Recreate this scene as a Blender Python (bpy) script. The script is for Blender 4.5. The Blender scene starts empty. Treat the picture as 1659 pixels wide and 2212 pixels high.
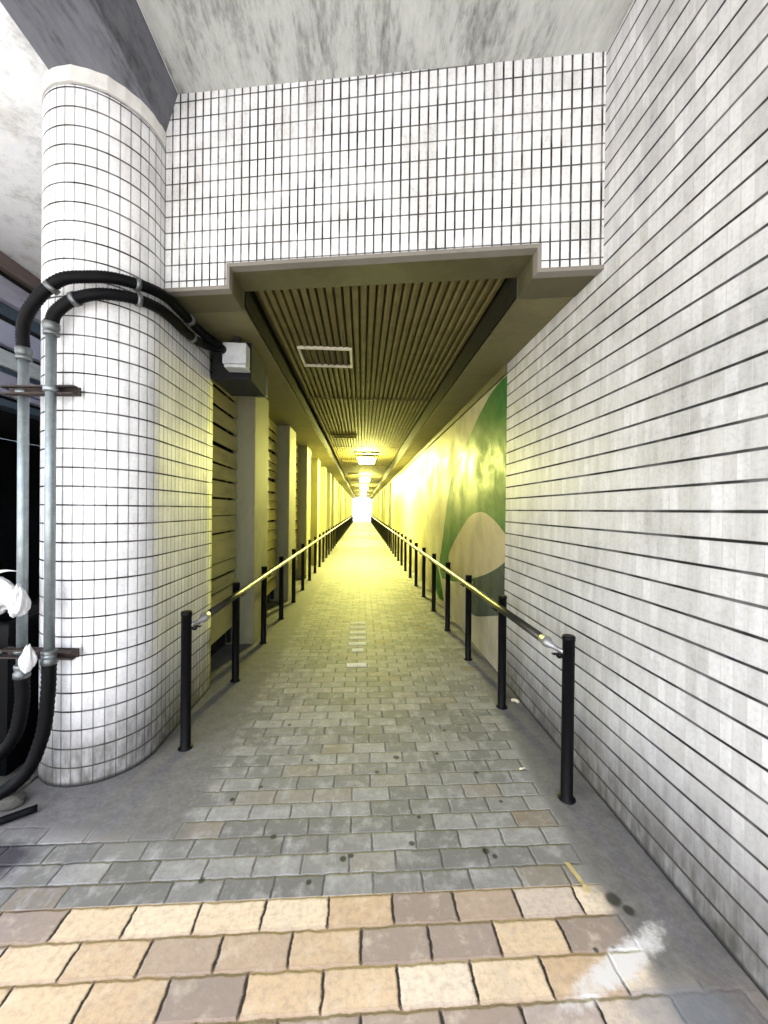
import bpy, bmesh, math, random
from mathutils import Vector, Matrix, noise
random.seed(7)
S = bpy.context.scene
# ------------------------------------------------------------------ camera
H = 1.47
cam = bpy.data.cameras.new('camera'); co = bpy.data.objects.new('camera', cam); S.collection.objects.link(co)
yaw, pit, rol = 0.0572, 0.0054, 0.011
fwd = Vector((math.sin(yaw)*math.cos(pit), math.cos(yaw)*math.cos(pit), -math.sin(pit)))
rgt = Vector((math.cos(yaw), -math.sin(yaw), 0)); up = rgt.cross(fwd)
r2 = rgt*math.cos(rol) + up*math.sin(rol); u2 = up*math.cos(rol) - rgt*math.sin(rol)
co.matrix_world = Matrix(((r2.x,u2.x,-fwd.x,0),(r2.y,u2.y,-fwd.y,0),(r2.z,u2.z,-fwd.z,H),(0,0,0,1)))
cam.sensor_fit = 'VERTICAL'; cam.sensor_height = 36; cam.lens = 36*831/2212
cam.clip_start = .02; cam.clip_end = 3000
S.camera = co
# ------------------------------------------------------------------ light
w = bpy.data.worlds.new('World'); S.world = w; w.use_nodes = True
nt = w.node_tree; bg = nt.nodes['Background']
sky = nt.nodes.new('ShaderNodeTexSky'); sky.sky_type = 'NISHITA'; sky.sun_disc = False
SUN_EL, SUN_AZ = math.radians(56), math.radians(208)
sky.sun_elevation = SUN_EL; sky.sun_rotation = SUN_AZ; sky.dust_density = 4; sky.air_density = 1.0
nt.links.new(sky.outputs[0], bg.inputs[0]); bg.inputs[1].default_value = 0.13
sl = bpy.data.lights.new('sun', 'SUN'); sl.energy = 3.2; sl.angle = math.radians(.6); sl.color = (1, .985, .965)
so = bpy.data.objects.new('sun', sl); S.collection.objects.link(so)
sd = Vector((math.sin(SUN_AZ)*math.cos(SUN_EL), math.cos(SUN_AZ)*math.cos(SUN_EL), math.sin(SUN_EL)))
so.rotation_euler = sd.to_track_quat('Z', 'Y').to_euler()
S.view_settings.view_transform = 'Standard'; S.view_settings.look = 'None'
S.view_settings.exposure = 2.95; S.view_settings.gamma = 1
S.render.engine = 'CYCLES'
S.cycles.use_denoising = True; S.cycles.max_bounces = 10; S.cycles.diffuse_bounces = 7; S.cycles.glossy_bounces = 4
S.cycles.sample_clamp_indirect = 12; S.cycles.caustics_reflective = False; S.cycles.caustics_refractive = False
LAMP_COL, LAMP_E = (1.0, .965, .25), 165.0
# ------------------------------------------------------------------ node expressions
class E:
    def __init__(s, t, k): s.t, s.k = t, k
    def _m(s, op, o=None, c=None):
        n = s.t.nodes.new('ShaderNodeMath'); n.operation = op
        for i, v in enumerate((s, o, c)):
            if v is None: continue
            if isinstance(v, E): s.t.links.new(v.k, n.inputs[i])
            else: n.inputs[i].default_value = v
        return E(s.t, n.outputs[0])
    def __add__(s, o): return s._m('ADD', o)
    __radd__ = __add__
    def __sub__(s, o): return s._m('SUBTRACT', o)
    def __rsub__(s, o): return (s*-1) + o
    def __mul__(s, o): return s._m('MULTIPLY', o)
    __rmul__ = __mul__
    def __truediv__(s, o): return s._m('DIVIDE', o)
    def floor(s): return s._m('FLOOR')
    def fract(s): return s._m('FRACT')
    def abs(s): return s._m('ABSOLUTE')
    def min(s, o): return s._m('MINIMUM', o)
    def max(s, o): return s._m('MAXIMUM', o)
    def pow(s, o): return s._m('POWER', o)
    def mod(s, o): return s._m('FLOORED_MODULO', o)
    def ss(s, a, b, lo=0., hi=1.):
        n = s.t.nodes.new('ShaderNodeMapRange'); n.interpolation_type = 'SMOOTHSTEP'
        s.t.links.new(s.k, n.inputs[0])
        for i, v in zip((1,2,3,4), (a,b,lo,hi)):
            if isinstance(v, E): s.t.links.new(v.k, n.inputs[i])
            else: n.inputs[i].default_value = v
        return E(s.t, n.outputs[0])
class M:
    def __init__(s, name, rough=.6, metal=0., spec=.5):
        s.m = bpy.data.materials.new(name); s.m.use_nodes = True; s.t = s.m.node_tree
        s.b = s.t.nodes['Principled BSDF']
        s.b.inputs['Roughness'].default_value = rough; s.b.inputs['Metallic'].default_value = metal
        s.b.inputs['Specular IOR Level'].default_value = spec
    def coord(s, kind='Object'):
        c = s.t.nodes.new('ShaderNodeTexCoord'); x = s.t.nodes.new('ShaderNodeSeparateXYZ')
        s.t.links.new(c.outputs[kind], x.inputs[0]); return [E(s.t, o) for o in x.outputs]
    def vec(s, x, y, z=0.):
        n = s.t.nodes.new('ShaderNodeCombineXYZ')
        for i, v in enumerate((x, y, z)):
            if isinstance(v, E): s.t.links.new(v.k, n.inputs[i])
            else: n.inputs[i].default_value = v
        return n.outputs[0]
    def noise(s, v, scale=1., detail=4., rough=.55):
        n = s.t.nodes.new('ShaderNodeTexNoise'); s.t.links.new(v, n.inputs['Vector'])
        n.inputs['Scale'].default_value = scale; n.inputs['Detail'].default_value = detail; n.inputs['Roughness'].default_value = rough
        return E(s.t, n.outputs[0])
    def white(s, v):
        n = s.t.nodes.new('ShaderNodeTexWhiteNoise'); n.noise_dimensions = '3D'; s.t.links.new(v, n.inputs['Vector']); return E(s.t, n.outputs['Value'])
    def rgb(s, c):
        n = s.t.nodes.new('ShaderNodeRGB'); n.outputs[0].default_value = (*c, 1); return n.outputs[0]
    def mix(s, f, a, b, mode='MIX'):
        n = s.t.nodes.new('ShaderNodeMix'); n.data_type = 'RGBA'; n.blend_type = mode
        if isinstance(f, E): s.t.links.new(f.k, n.inputs[0])
        else: n.inputs[0].default_value = f
        for i, v in ((6, a), (7, b)):
            s.t.links.new(v if not isinstance(v, tuple) else s.rgb(v), n.inputs[i])
        return n.outputs[2]
    def ramp(s, f, stops):
        n = s.t.nodes.new('ShaderNodeValToRGB'); s.t.links.new(f.k, n.inputs[0]); cr = n.color_ramp
        while len(cr.elements) < len(stops): cr.elements.new(.5)
        for e, (p, c) in zip(cr.elements, stops): e.position = p; e.color = (*c, 1)
        return n.outputs[0]
    def color(s, c): s.t.links.new(c if not isinstance(c, tuple) else s.rgb(c), s.b.inputs['Base Color'])
    def rough(s, e): s.t.links.new(e.k, s.b.inputs['Roughness'])
    def bump(s, h, dist=.01, strength=1.):
        n = s.t.nodes.new('ShaderNodeBump'); n.inputs['Distance'].default_value = dist; n.inputs['Strength'].default_value = strength
        s.t.links.new(h.k, n.inputs['Height']); s.t.links.new(n.outputs[0], s.b.inputs['Normal'])
def tile_mat(name, pw, ph, gw_v, gw_h, g_v, g_h, base, uoff=0., dirt=.35, rough=.4, vb=1., tv=.14):
    m = M(name, rough); u, v, _ = m.coord('UV')
    wob = m.noise(m.vec(u, v), 9., 2.)*.003 - .0015
    du = (((u + uoff)/pw + .5).fract() - .5).abs()*pw + wob
    dv = ((v/ph + .5).fract() - .5).abs()*ph + wob
    iu, iv = ((u + uoff)/pw).floor(), (v/ph).floor()
    rnd = m.white(m.vec(iu, iv, 3.))
    mv = du.ss(gw_v*.35, gw_v*.75, 1., 0.); mh = dv.ss(gw_h*.35, gw_h*.75, 1., 0.)
    col = m.mix(rnd, tuple(c*(1-tv) for c in base), base)
    st = m.noise(m.vec(u*9., v*.8), 1., 5., .65)
    blot = m.noise(m.vec(u, v), 2.3, 6., .65)
    fine = m.noise(m.vec(u*30., v*9.), 1., 3.)
    grit = m.noise(m.vec(u*60., v*60.), 1., 3., .7)
    dm = (st.ss(.42, .72)*.6 + blot.ss(.45, .72)*.7 + fine.ss(.45,.75)*.35 + grit.ss(.42,.7)*.4)*dirt
    col = m.mix(dm.min(1.), col, tuple(c*f for c, f in zip(base, (.34, .335, .32))))
    gd = m.noise(m.vec(u, v), 4., 3.)
    col = m.mix(mv*gd.ss(.3, .6, .6, 1.), col, g_v); col = m.mix(mh*gd.ss(.3, .6, .75, 1.), col, g_h)
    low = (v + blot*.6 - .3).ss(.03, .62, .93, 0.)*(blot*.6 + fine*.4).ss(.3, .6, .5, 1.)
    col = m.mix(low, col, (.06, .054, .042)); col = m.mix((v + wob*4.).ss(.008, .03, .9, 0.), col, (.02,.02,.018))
    m.color(col)
    g = mv.max(mh); m.rough((rough + blot*.25 + g*.4).min(1.))
    m.bump((du + (1. - vb)*.006).min(dv).ss(0., .007) + rnd*.12 + fine*.06 + (rnd - .5)*((u + uoff)/pw).fract()*.5 + (m.white(m.vec(iv, iu, 8.)) - .5)*(v/ph).fract()*.5, .004, .9)
    return m.m
def concrete(name, base, var=.5, streak=(1, 1, 1), rough=.85, scale=1., bumpd=.006, patches=True):
    m = M(name, rough, spec=.3); x, y, z = m.coord()
    p = m.vec(x*streak[0], y*streak[1], z*streak[2])
    n1 = m.noise(p, 1.6*scale, 8., .68); n2 = m.noise(p, 11.*scale, 6., .7)
    f = n1.ss(.3, .72)*.65 + n2.ss(.3, .75)*.35
    dk = tuple(c*(1-var) for c in base); lt = tuple(min(.9, c*(1+var*.35)) for c in base)
    col = m.ramp(f, [(0., lt), (.45, base), (1., dk)])
    if patches:
        pt = m.noise(m.vec(x, y, z), .9*scale, 5., .6)
        col = m.mix(pt.ss(.56, .66)*.45, col, tuple(c*k for c, k in zip(base, (.62, .58, .5))))
    m.color(col); m.bump(n2*.6 + n1*.4, bumpd, .6)
    return m.m
def plain(name, c, rough=.5, metal=0., var=.25, scale=14., spec=.4):
    m = M(name, rough, metal, spec); x, y, z = m.coord()
    n = m.noise(m.vec(x, y, z), scale, 5., .65)
    m.color(m.mix(n.ss(.3, .75), c, tuple(k*(1-var) for k in c)))
    m.rough((n*.3 + (rough - .13)).min(1.)); return m.m
# ------------------------------------------------------------------ mesh builder
class MB:
    def __init__(s): s.v, s.f, s.uv, s.sm = [], [], [], []
    def face(s, pts, uv=None, smooth=False):
        i = len(s.v); s.v += [tuple(p) for p in pts]; s.f.append(tuple(range(i, i+len(pts)))); s.uv.append(uv or [(0,0)]*len(pts)); s.sm.append(smooth)
    def grid(s, rows, smooth=True, close=False, uvs=None):
        i = len(s.v); n = len(rows[0])
        for r in rows: s.v += [tuple(p) for p in r]
        for a in range(len(rows)-1):
            for b in range(n if close else n-1):
                c = (b+1) % n
                s.f.append((i+a*n+b, i+a*n+c, i+(a+1)*n+c, i+(a+1)*n+b)); s.sm.append(smooth)
                s.uv.append([uvs[a][b], uvs[a][c], uvs[a+1][c], uvs[a+1][b]] if uvs else [(0,0)]*4)
    def box(s, x0, x1, y0, y1, z0, z1, bev=0.):
        b = bev
        if b <= 0:
            P = [(x0,y0,z0),(x1,y0,z0),(x1,y1,z0),(x0,y1,z0),(x0,y0,z1),(x1,y0,z1),(x1,y1,z1),(x0,y1,z1)]
            for q in ((0,3,2,1),(4,5,6,7),(0,1,5,4),(1,2,6,5),(2,3,7,6),(3,0,4,7)): s.face([P[k] for k in q])
            return
        bm = bmesh.new(); bmesh.ops.create_cube(bm, size=1)
        for v in bm.verts: v.co = ((x0+x1)/2+v.co.x*(x1-x0), (y0+y1)/2+v.co.y*(y1-y0), (z0+z1)/2+v.co.z*(z1-z0))
        bmesh.ops.bevel(bm, geom=bm.edges[:], offset=b, segments=2, affect='EDGES', profile=.5)
        s.bm(bm); bm.free()
    def bm(s, bm, smooth=False):
        bm.verts.ensure_lookup_table(); i = len(s.v); s.v += [tuple(v.co) for v in bm.verts]
        for v, k in zip(bm.verts, range(len(bm.verts))): v.index = k
        for f in bm.faces: s.f.append(tuple(i+v.index for v in f.verts)); s.uv.append([(0,0)]*len(f.verts)); s.sm.append(smooth)
    def tube(s, pts, r, n=14, cap=True):
        pts = [Vector(p) for p in pts]; rs = r if isinstance(r, (list, tuple)) else [r]*len(pts); rows = []; ref = None
        for k, p in enumerate(pts):
            t = (pts[min(k+1, len(pts)-1)] - pts[max(k-1, 0)]).normalized()
            if ref is None: ref = Vector((0,0,1)) if abs(t.z) < .9 else Vector((1,0,0))
            a = (ref - t*ref.dot(t)).normalized(); b = t.cross(a); ref = a
            rows.append([p + (a*math.cos(2*math.pi*j/n) + b*math.sin(2*math.pi*j/n))*rs[k] for j in range(n)])
        s.grid(rows, True, True)
        if cap: s.face(rows[0][::-1]); s.face(rows[-1])
    def lathe(s, c, prof, n=16):     # prof: (radius, z)
        rows = [[(c[0]+r*math.cos(2*math.pi*j/n), c[1]+r*math.sin(2*math.pi*j/n), c[2]+z) for j in range(n)] for r, z in prof]
        s.grid(rows, True, True); s.face(rows[0][::-1]); s.face(rows[-1])
    def prism(s, poly, axis, a, b):   # polygon extruded along an axis
        def P(p, t): return (t, p[0], p[1]) if axis == 'x' else (p[0], t, p[1]) if axis == 'y' else (p[0], p[1], t)
        n = len(poly); s.face([P(p, a) for p in poly]); s.face([P(p, b) for p in poly][::-1])
        for k in range(n): s.face([P(poly[k], a), P(poly[k], b), P(poly[(k+1)%n], b), P(poly[(k+1)%n], a)])
    def build(s, name, mat, parent=None, origin=None, fix=True):
        me = bpy.data.meshes.new(name); o = origin or (0,0,0)
        if parent is not None and origin is None: o = tuple(parent.get('_o', (0,0,0)))
        me.from_pydata([(x-o[0], y-o[1], z-o[2]) for x, y, z in s.v], [], s.f)
        uv = me.uv_layers.new(name='UVMap'); flat = [c for f in s.uv for p in f for c in p]; uv.data.foreach_set('uv', flat)
        me.polygons.foreach_set('use_smooth', s.sm)
        if fix:
            bm = bmesh.new(); bm.from_mesh(me); bmesh.ops.remove_doubles(bm, verts=bm.verts, dist=1e-6)
            bmesh.ops.recalc_face_normals(bm, faces=bm.faces); bm.to_mesh(me); bm.free()
        me.materials.append(mat); ob = bpy.data.objects.new(name, me); S.collection.objects.link(ob)
        if parent is not None: ob.parent = parent
        else: ob.location = o
        return ob
def tag(o, label, cat, group=None):
    o['label'] = label; o['category'] = cat
    if group: o['group'] = group
    return o
def thing(name, loc, label, cat, group=None):
    o = bpy.data.objects.new(name, None); S.collection.objects.link(o); o.location = loc; o.empty_display_size = .1
    ORI[o.name] = loc; return tag(o, label, cat, group)
ORI = {}
def part(mb, name, mat, parent, sub=False):
    top = parent
    while top.parent: top = top.parent
    base = ORI[top.name]
    ob = mb.build(name, mat, origin=base); ob.location = (0,0,0); ob.parent = parent; return ob
def structure(o): o['kind'] = 'structure'; return o
def copy_tree(o, parent=None):
    c = o.copy(); S.collection.objects.link(c)
    if parent is not None: c.parent = parent
    for ch in list(o.children): copy_tree(ch, c)
    return c
def spline(pts, k=8):
    pts = [Vector(p) for p in pts]; out = []; P = [pts[0]*2-pts[1]] + pts + [pts[-1]*2-pts[-2]]
    for i in range(1, len(P)-2):
        for j in range(k):
            t = j/k; a, b, c, d = P[i-1], P[i], P[i+1], P[i+2]
            out.append(.5*((2*b) + (c-a)*t + (2*a-5*b+4*c-d)*t*t + (3*b-a-3*c+d)*t**3))
    return out + [pts[-1]]
ORD = ['nearest','second','third','fourth','fifth','sixth','seventh','eighth','ninth','tenth','eleventh','twelfth','thirteenth','fourteenth','fifteenth','sixteenth','seventeenth','eighteenth','nineteenth','twentieth','twenty-first','twenty-second','twenty-third','twenty-fourth','twenty-fifth']
# ------------------------------------------------------------------ materials
ROW = .0985
mt_fascia = tile_mat('fascia_tile', .05, ROW, .0085, .007, (.008,.008,.008), (.06,.06,.06), (.80,.80,.80), dirt=.5)
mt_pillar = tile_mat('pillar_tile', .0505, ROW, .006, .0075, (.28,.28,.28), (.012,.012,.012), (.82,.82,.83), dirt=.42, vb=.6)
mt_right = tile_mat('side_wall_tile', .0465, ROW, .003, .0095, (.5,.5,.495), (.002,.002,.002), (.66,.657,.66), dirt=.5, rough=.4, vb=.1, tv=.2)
m_ceil = concrete('deck_concrete', (.40,.41,.385), .75, (3.2, .8, 1.), scale=1.4)
m_beam = concrete('beam_concrete', (.13,.133,.15), .8, (2.2, .5, 1.), scale=2.)
m_alley = concrete('alley_deck_lit', (.84,.85,.84), .45, (1.2,1.2,1.), scale=2.2)  # deck concrete paled to stand for light from the alley opening
m_mortar = concrete('collar_mortar', (.68,.67,.63), .25)
m_stone = concrete('trim_stone', (.19,.175,.15), .2, bumpd=.002, patches=False)
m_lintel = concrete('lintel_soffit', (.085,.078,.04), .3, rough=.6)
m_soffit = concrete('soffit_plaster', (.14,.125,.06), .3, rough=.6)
m_col = concrete('column_concrete', (.27,.26,.16), .35, (1, 1, .5), rough=.7)
m_board = concrete('louvre_board', (.42,.39,.16), .4, (1, .5, 3.), rough=.6, bumpd=.003)
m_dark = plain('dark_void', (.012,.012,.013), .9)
m_post = plain('post_paint', (.003,.003,.004), .5, 0., .3, 40, .14)
m_rail = plain('rail_metal', (.085,.08,.065), .34, .8, .25, 30)
m_steel = plain('galvanised_steel', (.27,.31,.32), .38, .6, .25, 25)
m_clamp = plain('clamp_metal', (.16,.17,.17), .4, .7)
m_chrome = plain('fitting_metal', (.4,.4,.4), .42, .7)
m_hose = plain('black_hose', (.0018,.0018,.0026), .55, 0., .3, 30, .12)
m_box = plain('grey_enclosure', (.5,.52,.53), .4)
m_rust = plain('rusty_strut', (.05,.035,.03), .7, .3, .5)
m_bag = M('white_plastic', .35); m_bag.color((.62,.62,.63)); m_bag.b.inputs['Transmission Weight'].default_value = .0; m_bag = m_bag.m
# mural wall
def paint(name, c, rough=.33, var=.3):
    m = M(name, rough, spec=.12); x, y, z = m.coord()
    n1 = m.noise(m.vec(x, y, z), 2.2, 7., .65); n2 = m.noise(m.vec(x*6, y*6, z*1.2), 1.5, 5., .7)
    f = n1.ss(.42, .7)*.8 + n2.ss(.5, .8)*.2
    m.color(m.mix(f, c, tuple(k*(1-var) for k in c))); m.rough((n1.ss(.35, .65)*.25 + rough - .1)); m.bump(m.noise(m.vec(x, y, z), 9., 5.) + n1, .012, .35)
    return m.m
m_mural = paint('mural_cream', (.5,.46,.33), .5)
m_green = paint('mural_green', (.004,.13,.028), .47, .35)
m_beige = paint('mural_beige', (.5,.43,.28), .42, .3)
m_slate = paint('mural_slate', (.045,.065,.07), .42, .35)
m_pale = paint('mural_pale', (.55,.54,.42), .42, .3)
# ribbed ceiling
m_rib = plain('rib_panel', (.14,.115,.045), .7, 0., .35, 8, .15)
m_ribdark = plain('rib_gap', (.06,.05,.022), .8)
# ------------------------------------------------------------------ ground and paving
def paving():
    m = M('paving_blocks', .7, spec=.2); x, y, z = m.coord()
    big = m.noise(m.vec(x, y), 3., 5., .6); fine = m.noise(m.vec(x, y), 45., 4., .7); med = m.noise(m.vec(x, y), 12., 5., .65)
    wx, wy = m.noise(m.vec(x, y, 1.), 16., 4., .7)*.022 - .011, m.noise(m.vec(x, y, 5.), 16., 4., .7)*.022 - .011
    def bricks(pw, ph, x0, y0, gap):
        v = (y + wy - y0)/ph; row = v.floor(); u = (x + wx - x0)/pw + (row.mod(2.))*.5
        fu, fv = u.fract(), v.fract()
        du = fu.min(1. - fu)*pw; dv = fv.min(1. - fv)*ph
        return m.white(m.vec(u.floor(), row, pw)), m.white(m.vec(row, u.floor(), pw+2.)), du, dv
    # small grey blocks
    r1, r1b, du, dv = bricks(.195, .0962, .062, 4.919, .006)
    g = m.ramp(r1*.75 + big*.25, [(0., (.12,.12,.118)), (.45, (.2,.2,.2)), (.75, (.29,.29,.29)), (.9, (.2,.16,.115)), (1., (.19,.15,.11))])
    g = m.mix(fine.ss(.35, .75)*.6, g, (.17,.17,.165)); g = m.mix(med.ss(.45, .72)*.55, g, (.40,.41,.41))
    wearx = m.noise(m.vec(x*14., y*5.), 1., 5., .7); g = m.mix(wearx.ss(.55, .75)*.5, g, (.46,.47,.48))
    worn = big.ss(.38, .6, .25, 1.)
    g = m.mix(du.ss(.0015, .0055, 1., 0.)*med.ss(.35, .65, .1, .85), g, (.05,.049,.045))
    g = m.mix(dv.ss(.001, .005, 1., 0.)*worn*.75, g, (.1,.098,.09))
    hg = du.min(dv).ss(0., .009)
    # large warm blocks in front
    r2_, r2b, du2, dv2 = bricks(.235, .1155, .012, 1.464, .008)
    o = m.ramp(r2_, [(0., (.25,.205,.18)), (.25, (.32,.265,.235)), (.45, (.50,.375,.25)), (.65, (.62,.49,.34)), (.85, (.76,.66,.53)), (1., (.36,.31,.30))])
    o = m.mix(fine.ss(.4, .7)*.4, o, (.25,.20,.165)); o = m.mix(med.ss(.5, .75)*.5, o, (.72,.64,.52)); o = m.mix(big.ss(.5,.7)*.35, o, (.24,.2,.18))
    o = m.mix(du2.ss(.0025, .0065, 1., 0.), o, (.03,.025,.022))
    o = m.mix(dv2.ss(.003, .016, 1., 0.)*.55, o, (.26,.19,.13))
    ho = du2.min(dv2).ss(0., .01)
    fr = y.ss(1.461, 1.467)
    col = m.mix(fr, o, g); hgt = hg*fr + ho*(1. - fr)
    # trowelled cement margins along the walls
    ed = med*.12 - .06
    cr = (x + ed).ss(.88, .99)*(y + ed).ss(.9, 1.2, .0, 1.).max(.85)
    cr = cr*(x + ed + (y - 1.45)*-.1).ss(.86, .93)
    cl = (x + ed*1.5).ss(-.86, -.72, 1., 0.)*(y + ed + (x + .8)*.12).ss(1.66, 1.8)
    cm = cr.max(cl)
    cem = m.ramp(med*.5 + fine*.5, [(.25, (.085,.083,.083)), (.5, (.15,.148,.15)), (.75, (.23,.227,.228))])
    col = m.mix(cm, col, cem); hgt = hgt*(1. - cm) + cm*(.9 + fine*.12)
    # gum and grease spots, one dark and one pale patch
    sp = None
    for (a, b, r) in SPOTS:
        d = ((x - a)*(x - a) + (y - b)*(y - b)).pow(.5) + med*.012 - .006
        k = d.ss(r*.5, r*1.1, 1., 0.); sp = k if sp is None else sp.max(k)
    col = m.mix(sp*.9, col, (.028,.03,.024))
    d = ((x + 1.55)*(x + 1.55)*.35 + (y - 1.665)*(y - 1.665)).pow(.5) + big*.16 - .08
    col = m.mix(d.ss(.08, .13, .9, 0.), col, (.045,.042,.055))
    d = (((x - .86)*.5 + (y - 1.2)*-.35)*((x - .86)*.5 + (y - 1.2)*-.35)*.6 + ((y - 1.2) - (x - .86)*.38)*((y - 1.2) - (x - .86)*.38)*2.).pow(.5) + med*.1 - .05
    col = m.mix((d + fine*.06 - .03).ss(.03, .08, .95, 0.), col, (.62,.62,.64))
    d2 = ((x - .95)*(x - .95)*.5 + (y - 1.06)*(y - 1.06)*2.).pow(.5) + med*.12 - .06
    col = m.mix(d2.ss(.08, .15, .5, 0.), col, (.16,.19,.24))
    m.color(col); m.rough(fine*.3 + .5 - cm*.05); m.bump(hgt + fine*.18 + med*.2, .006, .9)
    return m.m
SPOTS = [(-.639,1.974,.016),(-.519,2.057,.013),(.099,2.148,.015),(.566,2.537,.012),(.469,2.296,.016),(.288,1.823,.013),(.236,1.679,.018),(.55,1.627,.018),(.58,1.60,.014),
 (-.064,1.617,.015),(-.03,1.63,.012),(-.194,1.521,.015),(-.617,1.549,.016),(-.38,1.741,.016),(-.476,2.642,.013),(.718,1.903,.012),(.219,2.27,.022),(.656,2.12,.014),(.441,2.685,.012),(-.28,2.265,.012),(.865,1.235,.018),(.80,1.24,.012),(.97,1.40,.035),(1.0,1.36,.025)]
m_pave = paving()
m_ground = concrete('ground_asphalt', (.16,.155,.15), .3)
b = MB(); N = 6
def sheet(b, x0, x1, y0, y1, z): b.face([(x0,y0,z),(x1,y0,z),(x1,y1,z),(x0,y1,z)])
sheet(b, -900, 900, -900, 900, -.012); structure(b.build('ground', m_ground))
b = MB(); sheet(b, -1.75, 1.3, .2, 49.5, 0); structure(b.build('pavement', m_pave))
m_fore = concrete('forecourt_slab', (.47,.465,.455), .25)
b = MB(); sheet(b, -14, 9, -14, .2, -.002); structure(b.build('forecourt', m_fore))
b = MB(); sheet(b, -8, 9, 49.5, 75, -.004); structure(b.build('far_pavement', m_fore))
m_soil = concrete('alley_dirt', (.09,.088,.08), .5, scale=3., bumpd=.03)
rows = []
for i in range(41):
    yy = .2 + i*.3
    rows.append([(-6.5 + j*.119, yy, .004 + .05*max(0., noise.noise((j*.21, yy*2.1, 3.)))*(1 if j < 38 else .3)) for j in range(41)])
b = MB(); b.grid(rows, True); structure(b.build('alley_ground', m_soil))
# white blocks set in the paving
m_wht = concrete('white_block', (.72,.73,.72), .3, scale=6., bumpd=.002)
for k, (yy, lab) in enumerate([(3.64,'nearest white paving block, set apart in the walkway'),(4.027,'dirty worn white block second from the near end'),(4.22,'chipped white block third from the near end'),(4.412,'white paving block in the middle of the row, fourth of seven'),
        (4.604,'white paving block third from the far end of the row'),(4.797,'white paving block second from the far end of the row'),(4.989,'farthest of the white blocks in the walkway')]):
    b = MB(); x0, x1 = (-.131, .06)
    if k == 1: x0, x1 = -.09, .03
    b.box(x0, x1, yy-.043, yy+.043, -.004, .004, .002)
    tag(b.build('paving_block', m_wht, origin=(-.035, yy, 0)), lab, 'paving block', 'white blocks in the walkway')
# ------------------------------------------------------------------ walls
# rounded tiled wall end at the left
PX, PY, PR = -1.525, 2.395, .30
path = [(-1.225, 3.22)] + [(-1.225, 3.22 - i*.1) for i in range(1, 8)]
path += [(PX + PR*math.cos(-math.pi*i/40), PY + PR*math.sin(-math.pi*i/40)) for i in range(41)] + [(-1.825, 2.6), (-1.825, 3.22)]
def wall_strip(b, path, u0, z0, z1, nz=1):
    us = [0.]
    for p, q in zip(path, path[1:]): us.append(us[-1] + math.hypot(q[0]-p[0], q[1]-p[1]))
    k0 = path.index((PX + PR, PY)) if (PX+PR, PY) in path else 8
    us = [u - us[k0] + u0 for u in us]
    zs = [z0 + (z1-z0)*i/nz for i in range(nz+1)]
    b.grid([[(p[0], p[1], z) for p in path] for z in zs], True, uvs=[[(u, z) for u in us] for z in zs])
t = thing('rounded_wall', (PX, PY, 0), 'white tiled rounded wall end at the left of the passage mouth', 'wall')
b = MB(); wall_strip(b, path, 0., 0., 3.655); b.face([(-1.225,3.22,0),(-1.825,3.22,0),(-1.825,3.22,3.655),(-1.225,3.22,3.655)])
part(b, 'tile_facing', mt_pillar, t)
b = MB()
for (r, z0, z1) in ((.287, 3.655, 3.672), (.303, 3.672, 3.76)):
    pp = [(PX+r, 3.2), (PX+r, PY)] + [(PX + r*math.cos(-math.pi*i/24) + .012*noise.noise((i*.7, z0*9, 1)), PY + r*math.sin(-math.pi*i/24) + .012*noise.noise((i*.7, z0*9, 5))) for i in range(1, 24)] + [(PX-r, PY), (PX-r, 3.2)]
    b = MB(); b.prism(pp, 'z', z0, z1); part(b, 'mortar_collar' if r > .29 else 'joint_gap', m_mortar if r > .29 else m_soil, t)
# right tiled wall
t = thing('tiled_wall', (1.24, 0, 0), 'long white tiled wall with black horizontal joints at the right', 'wall')
b = MB(); y0, y1 = -2.7, 3.262
b.face([(1.24,y0,0),(1.24,y1,0),(1.24,y1,3.9),(1.24,y0,3.9)], [(y0,0),(y1,0),(y1,3.9),(y0,3.9)])
b.face([(1.24,y0,0),(1.6,y0,0),(1.6,y0,3.9),(1.24,y0,3.9)], [(0,0),(.36,0),(.36,3.9),(0,3.9)])
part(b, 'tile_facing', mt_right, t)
b = MB(); b.box(1.248, 1.6, y0+.008, y1, 0, 3.9); part(b, 'wall_core', m_stone, t)
# fascia: skewed tiled lintel with a stepped soffit
A = Vector((-1.225, 2.44)); B = Vector((1.24, 1.94)); D = (B-A); L = D.length; D /= L; Nn = Vector((D.y, -D.x))   # Nn points to the camera
def fp(s, z, d=0.):
    p = A + D*s - Nn*d; return (p.x, p.y, z + .055*(1 - s/L))
t = thing('tiled_lintel', (A.x, A.y, 2.8), 'white tiled lintel with black joints above the passage mouth', 'lintel')
s0, s1 = .43, 2.185; zb, zs, zt = 2.755, 2.885, 3.93
b = MB()
def fq(b, sa, sb, za, zb_, d=0.): b.face([fp(sa,za,d), fp(sb,za,d), fp(sb,zb_,d), fp(sa,zb_,d)], [(sa,za+.06),(sb,za+.06),(sb,zb_+.06),(sa,zb_+.06)])
fq(b, 0, s0-.02, zb, zt); fq(b, s0-.02, s1+.02, zs, zt); fq(b, s1+.02, L, zb, zt)
part(b, 'tile_facing', mt_fascia, t)
b = MB()
def fbox(b, sa, sb, za, zb_, d0, d1):
    q0, q1 = D.y*d0/D.x, D.y*d1/D.x    # ends run parallel to the passage
    P = [fp(sa+q0,za,d0),fp(sb+q0,za,d0),fp(sb+q1,za,d1),fp(sa+q1,za,d1),fp(sa+q0,zb_,d0),fp(sb+q0,zb_,d0),fp(sb+q1,zb_,d1),fp(sa+q1,zb_,d1)]
    for q in ((0,3,2,1),(4,5,6,7),(0,1,5,4),(1,2,6,5),(2,3,7,6),(3,0,4,7)): b.face([P[k] for k in q])
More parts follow.
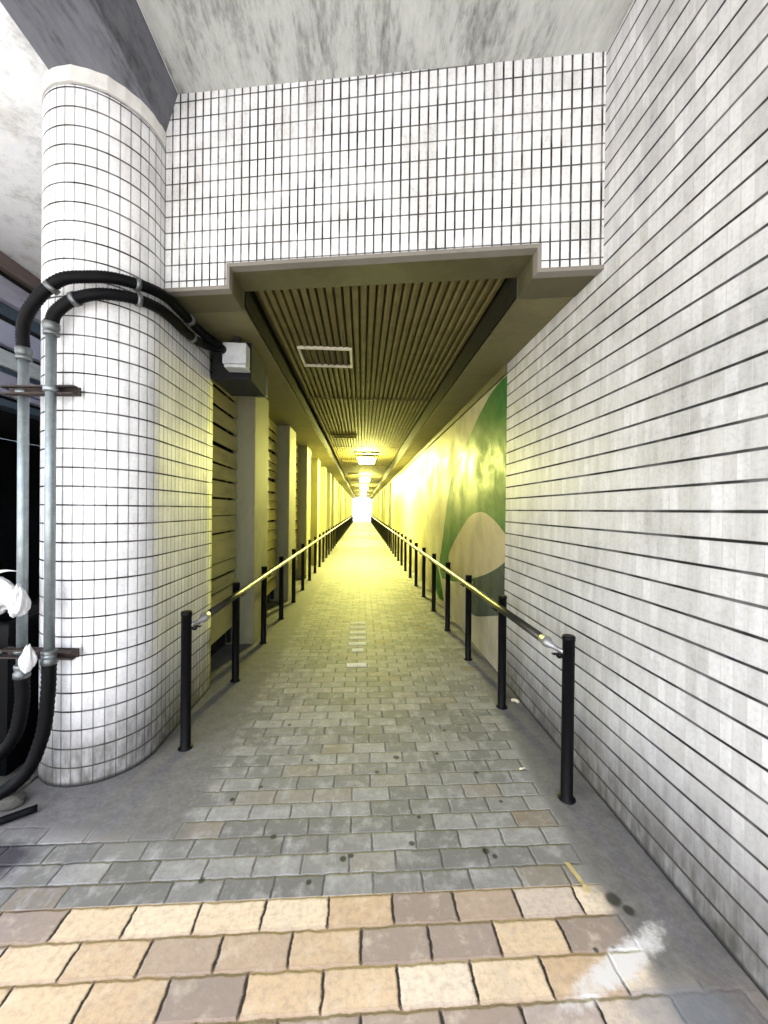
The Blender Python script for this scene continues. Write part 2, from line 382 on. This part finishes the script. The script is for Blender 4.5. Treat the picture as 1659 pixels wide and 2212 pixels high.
fbox(b, 0, s0, zb-.022, zb, -.006, .05); fbox(b, s1, L, zb-.022, zb, -.006, .05)
fbox(b, s0-.02, s0, zb, zs, -.006, .05); fbox(b, s1, s1+.02, zb, zs, -.006, .05); fbox(b, s0, s1, zs-.022, zs, -.006, .05)
part(b, 'stone_trim', m_stone, t)
b = MB(); fbox(b, 0, s0-.002, zb-.019, zb+.2, .05, .26); fbox(b, s1+.002, L, zb-.019, zb+.2, .05, .26); fbox(b, s0-.002, s1+.002, zs-.019, zs+.3, .05, .26)
fbox(b, 0, L, zs+.3, zt, .01, .26)
part(b, 'lintel_beam', m_lintel, t)
# ------------------------------------------------------------------ deck and beam overhead
b = MB(); b.prism([(1.7,3.835),(1.24,3.86),(-1.14,3.985),(-1.14,5.),(1.7,5.)], 'y', -2.7, 2.75)
tag(b.build('bridge_deck', m_ceil), 'stained pale concrete deck overhead, streaked and patched', 'bridge deck')
b = MB(); b.prism([(-1.142,3.99),(-1.7,3.99),(-1.7,3.85),(-7.5,3.83),(-7.5,5.),(-1.142,5.)], 'y', -2.7, 12)
tag(b.build('bridge_deck', m_alley), 'mottled concrete deck left of the dark beam, paled to look brightly lit', 'bridge deck')
b = MB(); b.prism([(-1.145,3.985),(-1.225,3.752),(-1.66,3.752),(-1.76,3.985)], 'y', -2.68, 11.9)
tag(b.build('concrete_beam', m_beam), 'dark bluish concrete beam resting on the rounded tiled wall', 'beam')
# ------------------------------------------------------------------ passage
YE = 48.
m_plas = paint('passage_plaster', (.62,.58,.44), .34)
t = thing('mural_wall', (1.25, 3.262, 0), 'cream painted passage wall with green and beige mural shapes', 'wall')
b = MB(); b.box(1.252, 1.6, 3.264, YE, 0, 3.2); part(b, 'wall', m_mural, t)
def shape(name, pts, off, mat):
    b = MB(); b.prism([(y, z) for y, z in pts], 'x', 1.2525-off, 1.2515); part(b, name, mat, t)
def sm(pts): return [(p.x, p.y) for p in spline([(a, c, 0) for a, c in pts], 5)]
edge = sm([(3.27,2.655),(3.45,2.655),(3.679,2.63),(3.951,2.551),(4.265,2.43),(4.519,2.31),(4.808,2.19),(5.132,2.03),(5.422,1.827),(5.613,1.559),(5.773,1.274),(5.939,.933),(6.077,.72),(6.1,.55),(5.9,.42)])
shape('green_shape', edge + [(5.2,.5),(4.6,.62),(4.1,.7),(3.27,1.0)], .002, m_green)
ell = sm([(3.27,1.262),(3.459,1.346),(3.708,1.423),(3.993,1.458),(4.373,1.412),(4.763,1.247),(5.154,1.039),(5.447,.83),(5.35,.68),(5.063,.62),(4.75,.62),(4.393,.679),(3.882,.81),(3.511,.932),(3.27,1.034)])
shape('beige_oval', ell, .004, m_beige)
shape('slate_shape', sm([(3.27,1.03),(3.511,.928),(3.882,.806),(4.2,.715)]) + sm([(4.35,.5),(4.3,.33),(4.1,.33),(3.7,.44),(3.4,.53),(3.27,.57)]), .006, m_slate)
shape('pale_wedge', sm([(6.15,.75),(6.3,1.0),(6.75,1.3),(7.3,1.9),(7.6,2.3)]) + sm([(8.1,2.2),(8.0,1.6),(7.5,1.0),(7.0,.6),(6.5,.45)]), .002, m_pale)
shape('green_leaf', sm([(5.75,.10),(6.1,.45),(6.45,.62),(6.9,.62)]) + sm([(6.75,.4),(6.4,.15),(6.1,.06)]), .003, m_green)
# left backing wall with louvres and columns
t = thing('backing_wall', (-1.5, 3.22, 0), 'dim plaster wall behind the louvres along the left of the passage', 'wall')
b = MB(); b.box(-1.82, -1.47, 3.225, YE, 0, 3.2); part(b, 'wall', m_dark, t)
# soffits
t = thing('passage_roof', (0, 2.6, 2.7), 'plaster soffit with a sunken strip running along the passage', 'ceiling')
XL, XR = -.80, .918
def skew(b, x0, x1, z0, z1, y1=YE):
    ya = 2.44 - .2028*(x0+1.225) + .27; yb = 2.44 - .2028*(x1+1.225) + .27
    P = [(x0,ya,z0),(x1,yb,z0),(x1,y1,z0),(x0,y1,z0),(x0,ya,z1),(x1,yb,z1),(x1,y1,z1),(x0,y1,z1)]
    for q in ((0,3,2,1),(4,5,6,7),(0,1,5,4),(1,2,6,5),(2,3,7,6),(3,0,4,7)): b.face([P[k] for k in q])
b = MB(); skew(b, -1.469, XL, 2.80, 3.4); part(b, 'soffit', m_soffit, t)
b = MB(); skew(b, XR, 1.2505, 2.742, 3.4); part(b, 'soffit', m_soffit, t)
b = MB(); skew(b, XL, XR, 3.02, 3.4); part(b, 'slab', m_ribdark, t)
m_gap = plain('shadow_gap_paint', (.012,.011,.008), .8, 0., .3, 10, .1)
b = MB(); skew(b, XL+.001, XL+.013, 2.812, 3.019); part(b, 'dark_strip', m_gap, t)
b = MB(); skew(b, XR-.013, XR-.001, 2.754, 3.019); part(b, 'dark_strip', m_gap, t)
# cornice line on the mural side
b = MB(); b.box(1.225, 1.2505, 3.27, YE, 2.665, 2.741); part(b, 'cornice', m_soffit, t)
# ribbed panels, one per bay
JN = [2.45] + [5.12 + 3.87*k for k in range(12)]; JN[-1] = YE
rib_things = []
for k, (ya, yb) in enumerate(zip(JN, JN[1:])):
    g = thing('ribbed_panel', (.08, ya, 2.93), ('nearest brown ribbed ceiling panel above the passage mouth' if k == 0 else ORD[k]+' brown ribbed ceiling panel from the passage mouth'), 'ceiling panel', 'ribbed ceiling panels')
    b = MB(); x = -.725
    while x < .86:
        ys = ya if k else 2.44 - .2028*(x+1.225) + .275
        b.prism([(x,2.985),(x+.005,2.936),(x+.02,2.931),(x+.044,2.936),(x+.05,2.985)], 'y', ys + .012, yb - .012); x += .058
    part(b, 'ribs', m_rib, g)
    if k:
        b = MB(); b.box(-.74, .88, ya-.008, ya+.008, 2.928, 2.962); part(b, 'joint_strip', m_rib, g)
    b = MB(); ys = ya if k else 2.79
    b.face([(-.75,ys+.009,2.987),(.885,(ya if k else 2.3)+.009,2.987),(.885,yb-.009,2.987),(-.75,yb-.009,2.987)]); part(b, 'backing', m_ribdark, g)
# vents
def vent(x0, x1, y0, y1, mat, label):
    g = thing('ceiling_vent', ((x0+x1)/2, y0, 2.92), label, 'vent', 'ceiling vents')
    b = MB(); z0, z1 = 2.912, 2.94; f = .022
    b.box(x0,x1,y0,y0+f,z0,z1,.003); b.box(x0,x1,y1-f,y1,z0,z1,.003); b.box(x0,x0+f,y0+f,y1-f,z0,z1,.003); b.box(x1-f,x1,y0+f,y1-f,z0,z1,.003)
    part(b, 'frame', mat, g)
    b = MB(); n = 7
    for i in range(n):
        xx = x0+f + (x1-x0-2*f)*(i+.5)/n; b.prism([(xx-.016,2.945),(xx-.002,2.921),(xx+.004,2.921),(xx-.008,2.945)], 'y', y0+f, y1-f)
    part(b, 'slats', m_rib, g)
    b = MB(); sheet(b, x0+f, x1-f, y0+f, y1-f, 2.9285+.018); part(b, 'duct', m_dark, g)
m_vent = plain('vent_frame', (.62,.58,.45), .5)
vent(-.6, -.108, 3.5, 3.95, m_vent, 'pale framed ceiling vent nearest the passage mouth')
for k in range(1, 5):
    vent(-.6, -.11, 3.72+3.95*k-.13, 3.72+3.95*k+.13, m_rib, ORD[k]+' ceiling vent from the mouth, a dark slatted slot')
# lamps
m_lamp = bpy.data.materials.new('lamp_diffuser'); m_lamp.use_nodes = True; n_ = m_lamp.node_tree; n_.nodes.clear()
em = n_.nodes.new('ShaderNodeEmission'); em.inputs[0].default_value = (*LAMP_COL, 1); em.inputs[1].default_value = LAMP_E
ou = n_.nodes.new('ShaderNodeOutputMaterial'); n_.links.new(em.outputs[0], ou.inputs[0])
m_hous = plain('lamp_housing', (.5,.48,.4), .5)
lamp0 = None
for k in range(6):
    yy = 10.25 + 6.64*k; lab = ('nearest glowing box lamp hanging under the ribbed ceiling' if k == 0 else ORD[k]+' glowing ceiling lamp from the passage mouth')
    if lamp0 is None:
        g = lamp0 = thing('ceiling_lamp', (.11, yy, 2.93), lab, 'lamp', 'lamps along the passage ceiling')
        b = MB(); b.box(-.14, .36, yy-.2, yy+.2, 2.832, 2.852, .004); part(b, 'housing', m_hous, g)
        b = MB(); b.box(-.09, .31, yy-.12, yy+.12, 2.705, 2.831, .02); part(b, 'diffuser', m_lamp, g)
        b = MB(); b.box(.05, .17, yy-.03, yy+.03, 2.853, 2.929, .004); part(b, 'stem', m_hous, g)
        b = MB(); b.box(-.2, .42, yy-.52, yy-.30, 2.90, 2.929, .004); part(b, 'louvre_slot', m_ribdark, g)
    else:
        g = copy_tree(lamp0); g.location.y = yy; g['label'] = lab
# columns
def column(x0, x1, y0, dep, h, label, grp):
    g = thing('concrete_column', ((x0+x1)/2, y0, 0), label, 'column', grp)
    b = MB(); z = [0, .03]; b.box(x0, x1, y0, y0+dep, 0, h, .012); part(b, 'shaft', m_col, g); return g
NC = 22; col0 = None
cy = [4.22 + 1.97*k for k in range(NC)]
for k, y in enumerate(cy):
    lab = ORD[k] + ' square concrete column along the louvred left side'
    if col0 is None: col0 = column(-1.46, -1.158, y, .6, 2.797, lab, 'columns along the left of the passage')
    else: c = copy_tree(col0); c.location.y = y; c['label'] = lab
colr = None
for k in range(15):
    lab = ORD[k] + ' slim concrete pier along the far right wall'; y = 16.5 + 2.0*k
    if colr is None: colr = column(1.13, 1.251, y, .35, 2.66, lab, 'piers along the far right wall')
    else: c = copy_tree(colr); c.location.y = y; c['label'] = lab
# louvre panels in the bays
def louvre(y0, y1, label, seed):
    rr = random.Random(seed); g = thing('louvre_panel', (-1.4, y0, 0), label, 'louvre', 'louvre panels between the left columns')
    b = MB(); z = .24
    while z < 2.73:
        hgt = rr.choice((.11, .135, .15)); a, c = rr.uniform(-.006, .006), rr.uniform(-.006, .006)
        z1 = min(z+hgt, 2.79); tilt = .022
        P = [(-1.335,y0,z+a),(-1.335,y1,z+c),(-1.335-tilt,y1,z1+c),(-1.335-tilt,y0,z1+a)]; Q = [(p[0]-.018,p[1],p[2]) for p in P]
        for q in ((P[0],P[1],P[2],P[3]),(Q[3],Q[2],Q[1],Q[0]),(P[0],Q[0],Q[1],P[1]),(P[3],P[2],Q[2],Q[3]),(P[0],P[3],Q[3],Q[0]),(P[1],Q[1],Q[2],P[2])): b.face(q)
        z += hgt + rr.choice((.010, .022, .034))
    part(b, 'slats', m_board, g)
    b = MB(); b.box(-1.42, -1.38, y0+.02, y0+.07, 0.05, 2.76); b.box(-1.42, -1.38, y1-.07, y1-.02, .05, 2.76); part(b, 'frame', m_dark, g)
louvre(3.23, 4.215, 'weathered louvre panel between the tiled wall and the nearest column', 1)
for k in range(NC-1):
    louvre(cy[k]+.605, cy[k+1]-.005, 'louvre panel between the %s and %s left columns' % (ORD[k], ORD[k+1]), k+5)
# ------------------------------------------------------------------ handrails
def handrail(side, ys, name_label):
    x = side*1.063; xr = side*1.0; g = thing('handrail', (x, ys[0], 0), name_label, 'handrail')
    post0 = None
    for i, y in enumerate(ys):
        if post0 is None:
            b = MB(); b.lathe((x, y, 0), [(.043,.001),(.043,.005),(.033,.010),(.030,.016),(.030,.815),(.0325,.816),(.0325,.832),(.028,.838)], 18)
            post0 = part(b, 'post', m_post, g); p = post0
            b = MB(); b.tube(spline([(x - side*.028, y, .735),(x - side*.05, y, .728),(xr, y, .745)], 4), .008, 8)
            b.box(xr-.022, xr+.022, y-.012, y+.012, .742, .747)
            br = part(b, 'bracket', m_post, post0)
        else:
            p = copy_tree(post0); p.location.y += y - ys[0]; p.rotation_euler = (random.uniform(-.006,.006), random.uniform(-.006,.006), 0)
    b = MB(); b.tube([(xr, ys[0]+.12 + k*(ys[-1]-ys[0])/60, .772) for k in range(61)], .024, 18); part(b, 'rail', m_rail, g)
    b = MB(); y = ys[0]+.12
    b.tube([(xr, y+.03, .772),(xr, y-.004, .772),(xr, y-.012, .772),(xr, y-.03, .768),(xr+side*.012, y-.05, .762),(xr+side*.03, y-.085, .755),(x-side*.02, y-.115, .75)], [.027,.027,.031,.027,.016,.011,.011], 14)
    part(b, 'end_fitting', m_chrome, g)
    return g
handrail(1, [1.907 + .918*k for k in range(48)], 'dark post handrail along the right wall and mural')
handrail(-1, [2.412 + .93*k for k in range(47)], 'dark post handrail along the left columns and louvres')
# ------------------------------------------------------------------ conduits on the rounded wall
def cyl(a, z, r=.36): return (PX + r*math.cos(math.radians(a)), PY + r*math.sin(math.radians(a)), z)
def conduit(label, top, px_, bot):
    g = thing('conduit', (px_[0], px_[1], 0), label, 'conduit', 'conduits on the rounded wall')
    zt, zb_ = px_[2], px_[3]
    b = MB(); b.tube([(px_[0], px_[1], z) for z in (zb_, (zt+zb_)/2, zt)], .023, 18); part(b, 'pipe', m_steel, g)
    b = MB(); b.lathe((px_[0], px_[1], 0), [(.027,zt-.03),(.034,zt-.028),(.034,zt-.01),(.029,zt-.008),(.036,zt+.005),(.036,zt+.03),(.03,zt+.035)], 18)
    part(b, 'coupling', m_clamp, g); b = MB()
    b.lathe((px_[0], px_[1], 0), [(.03,zb_-.05),(.036,zb_-.045),(.036,zb_-.02),(.029,zb_-.012),(.034,zb_+.005),(.034,zb_+.02),(.027,zb_+.025)], 18)
    part(b, 'coupling', m_clamp, g)
    def rib(pts, r):
        pts = spline(pts, 14); return pts, [r + (.0016 if i % 2 else -.0016) for i in range(len(pts))]
    b = MB(); p, r = rib([(px_[0], px_[1], zt+.01)] + top, .029); b.tube(p, r, 14); part(b, 'upper_hose', m_hose, g)
    b = MB(); p, r = rib([(px_[0], px_[1], zb_-.02)] + bot, .031); b.tube(p, r, 14); part(b, 'lower_hose', m_hose, g)
    return g
h2 = [cyl(-95,2.44),cyl(-84,2.505),cyl(-72.7,2.545),cyl(-58.9,2.577),cyl(-39.1,2.602),cyl(-18.2,2.614),(-1.165,2.42,2.618),(-1.165,2.6,2.62),(-1.155,2.8,2.64),(-1.10,2.95,2.66)]
h1 = [cyl(-128,2.37,.38),cyl(-119,2.45,.38),cyl(-103,2.54,.375),cyl(-88,2.61,.37),cyl(-71.3,2.643),cyl(-55.8,2.668),cyl(-39.2,2.684),cyl(-23,2.70),cyl(-3,2.715),(-1.16,2.55,2.715),(-1.14,2.75,2.70),(-1.08,2.92,2.68)]
ca, cb = cyl(-97.5, 0, .362), cyl(-131, 0, .372)
g2 = conduit('grey conduit pipe on the front of the rounded wall with a black hose bend', h2, (ca[0], ca[1], 2.36, .72), [(ca[0]-.005, ca[1], .52),(ca[0]-.03, ca[1]-.005, .3),(ca[0]-.1, ca[1]-.04, .12),(-1.85, 1.93, .045),(-2.2, 1.85, .035),(-2.9, 1.9, .035)])
g1 = conduit('grey conduit pipe at the left edge of the rounded wall with the taller hose bend', h1, (cb[0], cb[1], 2.26, .62), [(cb[0], cb[1], .42),(cb[0]-.04, cb[1]-.02, .24),(-1.98, 2.06, .1),(-2.3, 2.05, .04),(-3., 2.1, .04)])
# hose clamps (parts of their conduit)
def band(pts, g):
    b = MB()
    for c, d in pts:
        c = Vector(c); d = Vector(d).normalized(); b.tube([c-d*.012, c+d*.012], .0355, 14)
    part(b, 'hose_clamp', m_clamp, g)
band([(cyl(-96,2.565,.372), (.6,-.05,.55))], g1); band([(cyl(-37,2.686), (.63,.77,.1))], g1); band([((-1.15,2.62,2.71), (0,1,0))], g1)
band([(cyl(-80,2.52), (.9,-.1,.3))], g2); band([(cyl(-36,2.604), (.63,.77,.1))], g2); band([((-1.165,2.68,2.625), (0,1,.1))], g2)
# strut brackets holding both pipes
for z, lab in ((2.06, 'rusty black strut bracket holding the pipes high on the rounded wall'), (.715, 'rusty black strut bracket low on the rounded wall beside the white bag')):
    g = thing('pipe_bracket', (-1.6, 2.07, z), lab, 'bracket', 'strut brackets on the conduits')
    b = MB(); P0, P1 = Vector((-1.455, 2.055, z)), Vector((-1.83, 2.09, z)); d = (P1-P0).normalized(); n = Vector((d.y, -d.x, 0))
    for (o, zz0, zz1, th) in ((-.016, -.022, .022, .008), (.016, -.022, -.014, .03), (.016, .014, .022, .03)):
        a, c = P0 + n*o*-1, P1 + n*o*-1
        for q in ((a, c),): 
            A2, B2 = q; w_ = n*th/2
            V = [A2-w_+Vector((0,0,zz0)), B2-w_+Vector((0,0,zz0)), B2+w_+Vector((0,0,zz0)), A2+w_+Vector((0,0,zz0)), A2-w_+Vector((0,0,zz1)), B2-w_+Vector((0,0,zz1)), B2+w_+Vector((0,0,zz1)), A2+w_+Vector((0,0,zz1))]
            for f in ((0,3,2,1),(4,5,6,7),(0,1,5,4),(1,2,6,5),(2,3,7,6),(3,0,4,7)): b.face([V[k] for k in f])
    part(b, 'strut', m_rust, g)
    b = MB()
    for c in (ca, cb): b.lathe((c[0], c[1], z), [(.026,-.012),(.033,-.012),(.033,.012),(.026,.012)], 16)
    part(b, 'pipe_clamp', m_steel, g)
# junction box cluster under the left soffit
t = thing('junction_box', (-.985, 3.0, 2.64), 'small grey junction box hung under the left soffit', 'junction box')
b = MB(); b.box(-1.075, -.897, 3.0, 3.11, 2.575, 2.735, .006); part(b, 'body', m_box, t)
b = MB(); b.box(-1.06, -.897, 2.996, 3.114, 2.545, 2.57, .004); part(b, 'lid', m_box, t)
b = MB(); b.tube([(-1.085, 2.93, 2.675), (-1.075, 2.999, 2.675)], .034, 16); part(b, 'gland', m_hose, t)
b = MB(); b.box(-1.0, -.96, 3.04, 3.07, 2.735, 2.802); part(b, 'hanger', m_dark, t)
t = thing('dark_mass_box', (-1.1, 3.35, 2.6), 'black box for the shadows and dark gear behind the grey junction box', 'cable box')  # one black box added for shadows and dark gear behind the junction box
b = MB(); b.box(-1.21, -.9, 3.15, 3.62, 2.5, 2.802, .01); part(b, 'body', m_dark, t)
b = MB(); b.tube(spline([(-1.1,3.62,2.62),(-1.05,3.75,2.6),(-1.08,3.95,2.66),(-1.14,4.15,2.72)], 8), .018, 10); part(b, 'cable', m_hose, t)
t = thing('bracket', (-.99, 3.9, 2.68), 'pale metal angle bracket under the soffit above the nearest column', 'bracket')
b = MB(); b.box(-1.02, -.96, 3.9, 3.94, 2.60, 2.802, .003); part(b, 'plate', m_steel, t)
b = MB(); b.box(-1.08, -.96, 3.895, 3.945, 2.585, 2.599, .003); part(b, 'foot', m_steel, t)
# ------------------------------------------------------------------ alley at the left
m_sid1 = concrete('siding_lavender', (.42,.41,.5), .3, (1, .4, 2.)); m_sid2 = concrete('siding_pale', (.6,.63,.6), .3, (1, .4, 2.))
m_sid3 = concrete('siding_slate', (.08,.11,.14), .4); m_brown = concrete('brown_timber', (.17,.13,.12), .5, (1, .4, 4.))
t = thing('shop_front', (-3.4, 3.0, 0), 'dark shop front of lavender boards left of the rounded wall', 'shop front')
def boards(z0, z1, x, mat, name='board'):
    b = MB(); b.box(-3.6, x, 2.7, 11.8, z0, z1, .006); part(b, name, mat, t)
for a, c, x, mm, nm in ((3.70,3.84,-3.38,m_brown,'timber_header'),(3.63,3.70,-3.44,m_dark,'gap'),(3.42,3.63,-3.4,m_sid1,'board'),(3.30,3.42,-3.46,m_sid3,'board'),(3.22,3.30,-3.48,m_dark,'gap'),(3.0,3.22,-3.4,m_sid1,'board'),(2.955,3.0,-3.47,m_dark,'gap'),(2.80,2.955,-3.41,m_sid2,'board'),
                        (2.735,2.80,-3.45,m_sid3,'board'),(2.60,2.735,-3.41,m_sid1,'board'),(2.585,2.60,-3.47,m_dark,'gap'),(2.53,2.585,-3.41,m_sid1,'board'),(2.49,2.53,-3.47,m_dark,'gap'),(2.42,2.49,-3.42,m_sid3,'board')): boards(a, c, x, mm, nm)
b = MB(); b.box(-5.2, -5.1, 2.7, 11.8, 0, 2.42); b.box(-5.1, -3.45, 2.7, 2.75, 0, 2.42); b.box(-5.1, -3.62, 2.7, 11.8, 2.421, 2.5); part(b, 'dark_interior', m_dark, t)
for yy in (3.5, 6.0, 8.6):
    b = MB(); b.box(-3.46, -3.4, yy, yy+.06, 0, 2.42); part(b, 'door_post', m_dark, t)
b = MB(); b.box(-5.2, -1.83, 11.8, 12, 0, 3.82); tag(b.build('alley_wall', m_dark), 'dark wall closing the far end of the left alley', 'wall')
# bin with a white bag
t = thing('waste_bin', (-2.02, 2.3, 0), 'black plastic bin left of the conduits with a white bag on top', 'bin')
b = MB(); x0, x1, y0, y1 = -2.28, -1.86, 2.14, 2.55
b.grid([[(x0+i, y0+i, z),(x1-i, y0+i, z),(x1-i, y1-i, z),(x0+i, y1-i, z)] for i, z in ((.05,.0),(.045,.02),(.01,.78),(-.012,.78),(-.012,.84),(.0,.85),(.03,.85),(.05,.3))], False, True)
part(b, 'body', m_hose, t)
b = MB(); b.tube(spline([(x0+.02,y0-.012,.70),(x0+.1,y0-.03,.72),(x1-.1,y0-.03,.72),(x1-.02,y0-.012,.70)], 6), .009, 8); part(b, 'handle', m_steel, t)
def bag(name, c, sx, sy, sz, seed, label, knot=True):
    bm = bmesh.new(); bmesh.ops.create_icosphere(bm, subdivisions=5, radius=1)
    for v in bm.verts:
        p = v.co.copy(); a = math.atan2(p.y, p.x)
        n = noise.noise((p.x*1.6+seed, p.y*1.6, p.z*1.3)) + .5*abs(noise.noise((p.x*4, p.y*4+seed, p.z*2))) + .25*abs(noise.noise((p.x*9+seed, p.y*9, p.z*5)))
        k = 1 + .33*n + .07*math.sin(a*7 + seed + p.z*2)*max(0, p.z)
        taper = 1 - .45*max(0, p.z)
        v.co = (p.x*k*taper*sx, p.y*k*taper*sy, p.z*k*sz)
    b = MB(); b.bm(bm, True); bm.free(); b.v = [(x+c[0], y+c[1], z+c[2]) for x, y, z in b.v]
    g = thing(name, (c[0], c[1], c[2]-sz), label, 'plastic bag', 'white plastic bags by the conduits')
    part(b, 'sack', m_bag, g)
    if knot:
        b = MB()
        for s_ in (-1, 1):
            pts = spline([(c[0]+s_*.02, c[1]-.01, c[2]+sz*.8),(c[0]+s_*.06, c[1]-.02, c[2]+sz*1.1),(c[0]+s_*.12, c[1]-.03, c[2]+sz*1.25),(c[0]+s_*.17, c[1]-.02, c[2]+sz*1.2)], 6)
            rows = [[p + Vector((0, .003, -.014*(1-i/len(pts)))), p + Vector((.004, -.006, 0)), p + Vector((0, .004, .014*(1-i/len(pts))))] for i, p in enumerate(pts)]
            b.grid(rows, True)
        part(b, 'tie_flap', m_bag, g)
    return g
bag('plastic_bag', (-1.95, 2.12, 1.01), .16, .09, .10, 2., 'crumpled white plastic bag on top of the black bin')
bag('plastic_bag', (-1.69, 2.0, 1.0), .035, .04, .075, 9., 'narrow white bag hanging beside the conduit above the low bracket', False)
bag('plastic_bag', (-1.62, 1.97, .725), .03, .025, .06, 5., 'small white bag tucked against the front pipe at the low bracket', False)
# stones along the alley edge
for k, (x, y, r, lab) in enumerate([(-1.72,1.98,.05,'grey rubble stone at the foot of the rounded wall'),(-1.93,1.82,.04,'flat rubble stone beside the ground hose'),(-1.83,1.74,.03,'smallest rubble stone nearest the paving')]):
    bm = bmesh.new(); bmesh.ops.create_icosphere(bm, subdivisions=3, radius=r)
    for v in bm.verts: v.co = Vector((v.co.x*1.5, v.co.y, v.co.z*.6))*(1 + .3*noise.noise(v.co*22 + Vector((k*3, 0, 0))))
    b = MB(); b.bm(bm, False); bm.free(); b.v = [(px+x, py+y, pz+r*.45) for px, py, pz in b.v]
    tag(b.build('rubble_stone', m_soil, origin=(x, y, 0)), lab, 'stone', 'rubble at the alley edge')
b = MB(); p = spline([(-1.54,1.93,.022),(-1.72,1.8,.02),(-1.95,1.62,.02),(-2.3,1.5,.02)], 10); b.tube(p, .017, 10)
tag(b.build('ground_cable', m_hose), 'thin black cable lying on the ground at the foot of the rounded wall', 'cable')
# ------------------------------------------------------------------ litter
m_yel = plain('yellow_wrapper', (.85,.72,.35), .3); m_cig = plain('pale_paper', (.75,.7,.5), .5)
b = MB(); q = Matrix.Rotation(math.radians(100), 3, 'Z')
for i in range(6):
    a, c = i/6*.12-.06, (i+1)/6*.12-.06; h0, h1 = .004+.006*abs(math.sin(i*1.7)), .004+.006*abs(math.sin((i+1)*1.7))
    P = [(a,-.013,h0),(c,-.013,h1),(c,.013,h1+.012),(a,.013,h0+.012)]
    b.face([tuple(q @ Vector(v) + Vector((.876,1.485,0))) for v in P]); b.face([tuple(q @ Vector((v[0],v[1],v[2]-.003)) + Vector((.876,1.485,0))) for v in P[::-1]])
tag(b.build('wrapper', m_yel, origin=(.876,1.485,0)), 'yellow and white wrapper strip lying at the paving corner', 'litter')
b = MB(); b.tube(spline([(1.165,2.90,.012),(1.19,2.885,.02),(1.215,2.865,.010)], 5), [.004]+[.013]*9+[.005], 8)
tag(b.build('paper_scrap', m_cig, origin=(1.19,2.885,0)), 'crumpled pale paper scrap by the second right post', 'litter')
b = MB(); b.tube([(.91,2.13,.006),(.945,2.14,.006)], .005, 8)
tag(b.build('cigarette_butt', m_cig, origin=(.927,2.135,0)), 'white cigarette butt on the cement margin', 'litter')
# ------------------------------------------------------------------ beyond the far end
t = thing('street_pole', (-.35, 56, 0), 'thin pole standing beyond the far end of the passage', 'pole')
b = MB(); b.lathe((-.35,56,0), [(.12,0),(.12,.25),(.06,.3),(.045,5.5)], 12); part(b, 'shaft', m_steel, t)
b = MB(); b.tube(spline([(-.35,56,5.4),(-.3,56,5.9),(.2,56,6.1),(.7,56,6.1)], 5), .04, 10); part(b, 'arm', m_steel, t)
m_far = concrete('far_building', (.7,.68,.62), .15)
t = thing('far_building', (0, 75, 0), 'sunlit pale building across the street beyond the passage', 'building')
b = MB(); b.box(-14, 14, 75, 85, 0, 12); part(b, 'wall', m_far, t)
m_win = plain('window_glass', (.2,.23,.25), .1)
for zz in (1.2, 4.6, 8.):
    for xx in range(-12, 13, 4):
        b = MB(); b.box(xx-.8, xx+.8, 74.94, 75.02, zz, zz+1.7); part(b, 'window', m_win, t)
